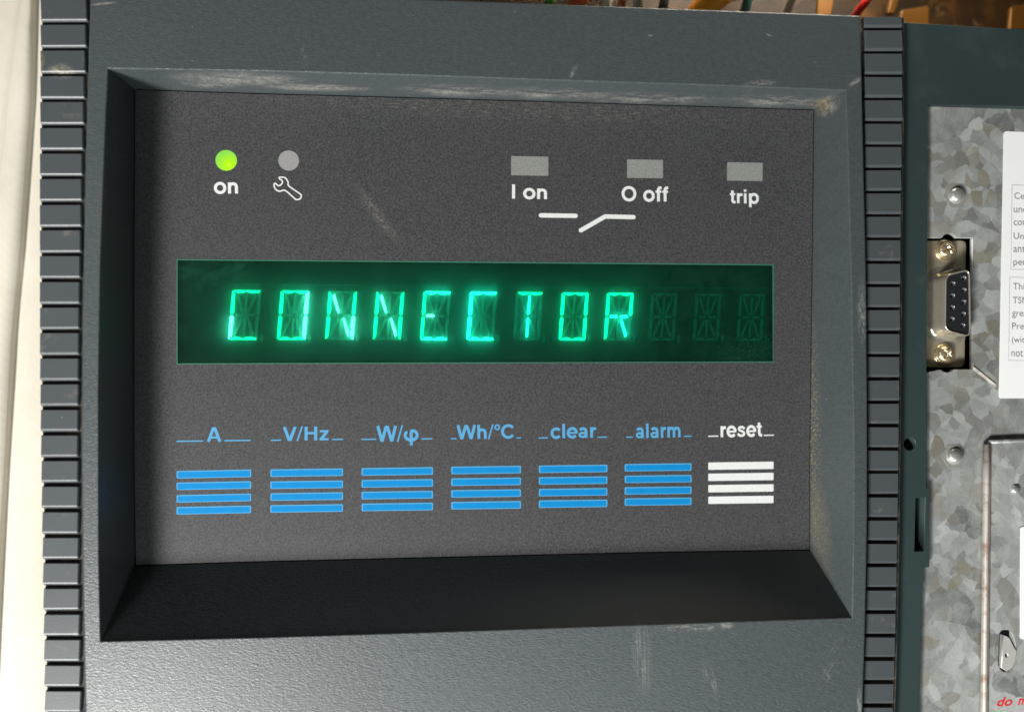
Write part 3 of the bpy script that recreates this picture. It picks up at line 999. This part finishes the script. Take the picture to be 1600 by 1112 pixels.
hc = U(1571, 1022.5, DZ)
plate('lock_tongue', [tg, circle(hc, 0.42, 14, 0.8, 1.2)], DZ + 0.35, 0.5, 0.10, M_CHROME2, door_t, res=1)
plate('lock_blade', [px_loop([(1562, 990), (1567.5, 991), (1567, 1043), (1561.5, 1042)], DZ)], DZ + 0.03, 0.2, 0.03, M_GALV2, door_t, res=0)
for s, bl, br, top in (('do', (1557.7, 1103.2), (1582.5, 1101.8), 1088.5), ('n', (1590, 1100.6), (1600.5, 1100.0), 1090.6)):
    o = link('printed_text', text_mesh(s, bl, br, top, DZ + 0.01, 0.02, 0.28, 0.35), M_REDINK, door_t)
    o['label'] = 'red slanted lettering'

# ================================================================== STICKERS
LZ = GZ + 0.14
lab = thing('sticker', 'large white text sticker with rounded corners beside the connector', 'sticker', U(1600, 410, GZ))
sheet = plate('sticker_sheet', [rounded(px_loop([(1568.5, 205), (1760, 212), (1752, 622), (1561, 622)], LZ), 0.8)], LZ, 0.12, 0.02, M_STICK, lab, res=0)


def frame_line(q, z, w_, mat, parent):
    lo_ = [(*p, 0) for p in px_loop(q, z)]
    plate('printed_box', [[p[:2] for p in lo_], [p[:2] for p in inset(lo_, w_, 0)]], z + 0.02, 0.02, 0.0, mat, parent, res=0)


frame_line([(1581, 288.5), (1745, 294), (1741, 421.5), (1579, 421.5)], LZ, 0.13, M_INKL, lab)
frame_line([(1577.5, 432.5), (1740, 437), (1736, 563.5), (1575.5, 563.5)], LZ, 0.13, M_INKL, lab)
for s, x, y, wpx, h, desc in (('Ce', 1585, 311, 15.2, 10, 0), ('un', 1584, 332, 13.0, 7.4, 0), ('co', 1584, 352, 13.0, 7.4, 0), ('Un', 1584, 373.5, 15.6, 10, 0),
                              ('ant', 1583.5, 394.2, 18.6, 9.6, 0), ('pe', 1583.5, 417.4, 13.5, 10.2, 1),
                              ('Thi', 1583, 452.2, 17.6, 10, 0), ('TSM', 1582.5, 473.8, 23.5, 10, 0), ('gre', 1581.5, 497.2, 16.8, 10.2, 1),
                              ('Pre', 1581.5, 514.2, 18.4, 10, 0), ('(wit', 1581, 538.0, 19.8, 12.4, 1), ('not', 1580.5, 556.8, 18.0, 9.6, 0)):
    o = link('printed_text', text_mesh(s, (x, y), (x + wpx, y + 0.2), y - h, LZ + 0.01, 0.02, -0.02), M_INK, lab)
# the next letters are cut by the picture's edge
for s, x, y, wpx, h in (('d', 1598.4, 332, 6.2, 10.2), ('u', 1598.4, 352, 6, 7.4), ('u', 1598.4, 414.6, 6, 7.4), ('a', 1599.0, 494.4, 6, 7.4)):
    link('printed_text', text_mesh(s, (x, y), (x + wpx, y), y - h, LZ + 0.01, 0.02, -0.02), M_INK, lab)
LZ2 = DZ + 0.14
lab2 = plate('sticker', [rounded(px_loop([(1594.5, 822.5), (1740, 826), (1740, 998), (1594, 998)], LZ2), 0.7)], LZ2, 0.12, 0.02, M_STICK, None, res=0)
tag(lab2, 'blank white sticker on the metal door, cut by the right picture edge', 'sticker')

# ================================================================== SERIAL CONNECTOR
CZ = -9.0
con = thing('serial_connector', 'nine-hole D-shaped metal connector in the plate cut-out, held by two screws', 'connector', U(1478, 475, CZ))
plate('flange', [rounded(px_loop([(1415, 376), (1510, 375.5), (1507.5, 574), (1413, 574)], CZ), 1.4)], CZ, 0.8, 0.15, M_NICKEL, con, res=2)
TOPZ = -3.6
front = [(1477.5, 429), (1516.5, 419.5), (1518.0, 527.0), (1476.5, 516.5)]
Fp = rounded([U(x, y, TOPZ).xy for x, y in front], 1.9, 7)
cen = sum((Vector(p) for p in Fp), Vector((0, 0))) / len(Fp)


def grow(lp, d):
    P = [(*p, 0) for p in lp]
    ar = sum(P[i - 1][0] * P[i][1] - P[i][0] * P[i - 1][1] for i in range(len(P)))
    q = inset(P, -d if ar < 0 else d, 0)
    return [Vector(p[:2]) for p in q]


prof = [(2.6, CZ - 0.05), (1.2, CZ + 0.10), (0.45, CZ + 0.45), (0.12, CZ + 1.0), (0.0, CZ + 1.8), (0.0, TOPZ - 0.12), (-0.10, TOPZ), (-0.28, TOPZ), (-0.36, TOPZ - 0.12), (-0.40, TOPZ - 1.0)]
V, Fc = [], []
m = len(Fp)
for d_, zz in prof:
    V += [(p.x, p.y, zz) for p in grow(Fp, d_)]
for j in range(len(prof) - 1):
    Fc += ring_faces(j * m, (j + 1) * m, m)
mesh('shell', V, Fc, M_SHELL, con, smooth=True)
holes_px = [(1400 + x / 3.97, 360 + y / 3.97) for x, y in ((422, 298), (422, 372), (420, 445), (418, 520), (415, 592), (353, 332), (352, 407), (350, 480), (348, 552))]
hl = [circle(U(x, y, TOPZ - 0.3), 0.62, 16) for x, y in holes_px]
ins = plate('insert', [grow(Fp, -0.37)] + hl, TOPZ - 0.28, 4.5, 0.05, M_INSERT, con, res=0)
for x, y in holes_px:
    c = U(x, y, TOPZ - 0.3)
    V, Fc = lathe([(0.60, TOPZ - 0.34), (0.42, TOPZ - 0.50), (0.36, TOPZ - 2.0), (0.30, TOPZ - 2.0), (0.05, TOPZ - 2.2)], c, 14)
    mesh('socket', V, Fc, M_SOCKET, ins, smooth=True)


def screw(x, y, rpx, ang, tilt, parent):
    s = (D - CZ) / F
    R = rpx * s
    c = U(x, y, CZ + 1.5)
    V, Fc = [], []
    nr, na = 12, 48
    for i in range(nr + 1):
        r = R * i / nr
        for k in range(na):
            a = 2 * math.pi * k / na
            z = 1.7 * (1 - 0.55 * (i / nr) ** 2.6)
            lx = abs(r * math.cos(a - ang)); ly = abs(r * math.sin(a - ang))
            wdt = 0.27 * (1 - 0.3 * r / R) * 1.1
            if (lx < wdt or ly < wdt) and r < R * 0.66:
                z -= 0.85 * (1 - r / R)
            if i == nr:
                z = 0.4
            V.append((c.x + r * math.cos(a), c.y + r * math.sin(a), CZ + 0.2 + z + tilt * r * math.cos(a)))
    for i in range(nr):
        for k in range(na):
            Fc.append((i * na + k, i * na + (k + 1) % na, (i + 1) * na + (k + 1) % na, (i + 1) * na + k))
    V2 = [(v[0], v[1], CZ) for v in V[-na:]]
    b0 = len(V)
    V += V2
    for k in range(na):
        Fc.append((nr * na + k, nr * na + (k + 1) % na, b0 + (k + 1) % na, b0 + k))
    o = mesh('screw', V, Fc, M_BRASS, parent, smooth=True)
    c2 = U(x - 5, y + 1, CZ)
    V, Fc = lathe([(R * 1.30, CZ), (R * 1.28, CZ + 0.25), (R * 1.1, CZ + 0.35), (R * 0.5, CZ + 0.36)], c2, 28)
    mesh('washer', V, Fc, M_BRASS, o, smooth=True)


screw(1482, 389.5, 14.5, 0.35, 0.0, con)
screw(1480, 553, 14.0, 0.9, 0.0, con)

# ================================================================== SURROUNDINGS
# cream cloth on the left, in soft folds
t = NT('cream_cloth')
base = t.mix(t.rng(t.noise(90, 5, 0.7), 0.3, 0.75), (0.62, 0.58, 0.49), (0.56, 0.515, 0.43))
wv = t.n('TexWave', {'Vector': t.co, 'Scale': 260, 'Distortion': 0.4, 'Detail': 1}, wave_type='BANDS', bands_direction='DIAGONAL').outputs['Fac']
M_CLOTH = t.out(t.mix(t.mul(wv, 0.05), base, (0.48, 0.44, 0.37)), 0.85, 0.0, t.bump(wv, 0.2, 0.04), 0.2)
CLZ = -26.0
rows = []
ys = [-120 + 40 * i for i in range(36)]
for y in ys:
    fold = interp([(-120, 60), (60, 56), (150, 54), (250, 47), (400, 36), (500, 26), (600, 20), (700, 14), (900, 3), (1112, -6), (1400, -15)], y)
    edge = interp([(-120, 52), (0, 34), (60, 24), (150, 14), (250, 3), (400, -14), (700, -45), (1112, -90), (1400, -110)], y)
    row = []
    for x_, z_ in ((-900, -34), (edge - 160, -34), (edge - 14, -33.5), (edge - 5, -32.0), (edge - 1, -28.5), (edge + 3, -26.6), ((edge + fold) / 2, -26.0), (fold - 9, -26.4), (fold - 3, -27.4), (fold + 2, -28.4), (fold + 7, -28.0), (fold + 14, -26.8), (fold + 24, -26.2), (fold + 60, -26.6), (fold + 120, -28), (420, -30)):
        if x_ > 60 and z_ < -30.5:
            z_ = -30
        w_ = 0.25 * math.sin(y * 0.021)
        row.append(U(x_, y, z_ + w_))
    rows.append(row)
V = [p for r in rows for p in r]
nx = len(rows[0])
Fc = [(i * nx + j, i * nx + j + 1, (i + 1) * nx + j + 1, (i + 1) * nx + j) for i in range(len(rows) - 1) for j in range(nx - 1)]
b0 = len(V)
V += [(p[0], p[1], p[2] - 1.2) for p in V]
Fc += [tuple(b0 + q for q in reversed(f)) for f in Fc]
cl = mesh('cloth', V, Fc, M_CLOTH, None, smooth=True, fix=False)
for p in cl.data.polygons:
    pass
bm = bmesh.new(); bm.from_mesh(cl.data)
up = [f for f in bm.faces[:]]
half = len(up) // 2
if up[5].normal.z < 0:
    bmesh.ops.reverse_faces(bm, faces=bm.faces)
bm.to_mesh(cl.data); bm.free()
tag(cl, 'cream cloth lying in soft folds left of the ribbed strip', 'cloth')

# bench under everything: brown, cluttered with blurred amber scraps beyond the top edge
t = NT('bench_top')
a1 = t.noise(45, 5, 0.6, None, 1.2)
base = t.mix(t.rng(a1, 0.42, 0.62), (0.030, 0.017, 0.008), (0.085, 0.042, 0.013))
base = t.mix(t.mul(t.rng(t.noise(60, 6, 0.6, None, 2.0), 0.54, 0.68), 0.7), base, (0.20, 0.085, 0.018))
base = t.mix(t.mul(t.rng(t.noise(170, 4, 0.6), 0.64, 0.74), 0.6), base, (0.42, 0.27, 0.13))
M_BENCH = t.out(base, 0.5, 0.0, t.bump(a1, 0.4, 1.0), 0.4)
bench = mesh('workbench', [(-900, -700, -62), (900, -700, -62), (900, 700, -62), (-900, 700, -62), (-900, -700, -80), (900, -700, -80), (900, 700, -80), (-900, 700, -80)],
             [(0, 1, 2, 3), (4, 5, 6, 7), (0, 1, 5, 4), (1, 2, 6, 5), (2, 3, 7, 6), (3, 0, 4, 7)], M_BENCH)
tag(bench, kind='structure')
# body of the breaker below the visible front, so the unit stands on the bench
bz = -62
q = [U(75, -15, -17), U(1400, 40, -17), U(1395, 1200, -17), U(75, 1230, -17)]
mesh('body', [*q, *[(p.x, p.y, bz) for p in q]], [(0, 1, 2, 3), (4, 5, 6, 7), (0, 1, 5, 4), (1, 2, 6, 5), (2, 3, 7, 6), (3, 0, 4, 7)], M_HOUSING, unit)


def wire(name, pts, rpx, mat, label, z=-40, cat='wire', grp=None):
    P = spline([U(x, y, zz) for x, y, zz in pts], 8)
    o = tube(name, P, rpx * (D + 40) / F, mat, None, 12)
    tag(o, label, cat, grp)
    return o


def pvc(name, col, rough=0.35):
    return simple(name, col, rough, 0, 0.5, 0.05)


G = 'wires beyond the top edge of the unit'
wire('wire', [(1589, -610, -54), (1497, -350, -50), (1420, -90, -46), (1372, -28, -36), (1352, 4, -34), (1336, 26, -40), (1300, 90, -58)], 6.5, pvc('red_pvc', (0.72, 0.02, 0.02)), 'thin bright red wire crossing behind the top right corner', grp=G)
wire('wire', [(1354, -600, -54), (1308, -340, -50), (1270, -80, -46), (1246, -20, -40), (1233, 10, -42), (1210, 80, -58)], 6.5, pvc('beige_pvc', (0.40, 0.32, 0.22)), 'thin beige wire between the teal and the red wire', grp=G)
wire('wire', [(1299, -610, -54), (1245, -350, -50), (1200, -90, -50), (1172, -10, -46), (1160, 30, -50), (1140, 100, -58)], 8.5, pvc('teal_pvc', (0.05, 0.16, 0.14)), 'dull teal wire right of the orange wire', grp=G)
wire('wire', [(1356, -580, -54), (1260, -320, -50), (1180, -60, -44), (1130, -14, -38), (1100, 14, -42), (1040, 90, -58)], 21, pvc('orange_pvc', (0.85, 0.30, 0.01)), 'thick glowing orange wire, the widest of the bunch', grp=G)
wire('wire', [(1085, -600, -54), (1066, -340, -50), (1050, -80, -46), (1040, -10, -46), (1034, 20, -48), (1020, 80, -58)], 8, pvc('black_pvc', (0.015, 0.015, 0.013)), 'black wire left of the thick orange wire', grp=G)
wire('wire', [(1045, -590, -54), (1026, -330, -50), (1010, -70, -46), (1000, -10, -44), (996, 16, -48), (990, 80, -58)], 9, pvc('grey_pvc', (0.30, 0.28, 0.22)), 'greyish wire between the black and the brown wire', grp=G)
wire('wire', [(1020, -590, -54), (1001, -330, -50), (985, -70, -48), (975, -10, -48), (970, 16, -50), (960, 80, -58)], 7, pvc('brown_pvc', (0.20, 0.06, 0.02)), 'brown wire between the white and the grey wire', grp=G)
wire('wire', [(1018, -590, -54), (989, -330, -50), (965, -70, -44), (950, -10, -42), (944, 16, -46), (930, 80, -58)], 10, pvc('white_pvc', (0.72, 0.68, 0.55)), 'off-white wire right of the orange-red one', grp=G)
wire('wire', [(1073, -580, -54), (1006, -320, -50), (950, -60, -44), (915, -10, -40), (895, 12, -44), (860, 80, -58)], 12, pvc('orange_red_pvc', (0.78, 0.14, 0.04)), 'orange-red wire left of the off-white wire', grp=G)
wire('wire', [(974, -580, -54), (928, -320, -50), (890, -60, -46), (866, -8, -44), (855, 12, -46), (840, 80, -58)], 7, pvc('green_pvc', (0.10, 0.30, 0.03)), 'green wire, leftmost of the bunch', grp=G)
# amber strips
M_AMBER = simple('amber_strip', (0.26, 0.115, 0.022), 0.35, 0.3, var=0.3, scale=90)


def strip(q, z, label, th=1.5):
    o = plate('amber_strip', [rounded(px_loop(q, z), 1.2)], z, th, 0.4, M_AMBER, None, res=2)
    tag(o, label, 'strip', 'amber strips on the bench')


strip([(1408, 16), (1452, 9), (1452, 70), (1404, 70)], -48, 'wide flat amber strip just behind the right grip corner')
strip([(1400, -30), (1414, -30), (1398, 22), (1386, 22)], -44, 'narrow pale amber strip right of the red wire')
strip([(1280, -30), (1308, -30), (1302, 12), (1292, 50), (1276, 50)], -46, 'amber strip between the beige and the red wire')
strip([(1580, 10), (1640, 2), (1640, 90), (1574, 90)], -50, 'amber strip at the top right picture corner')
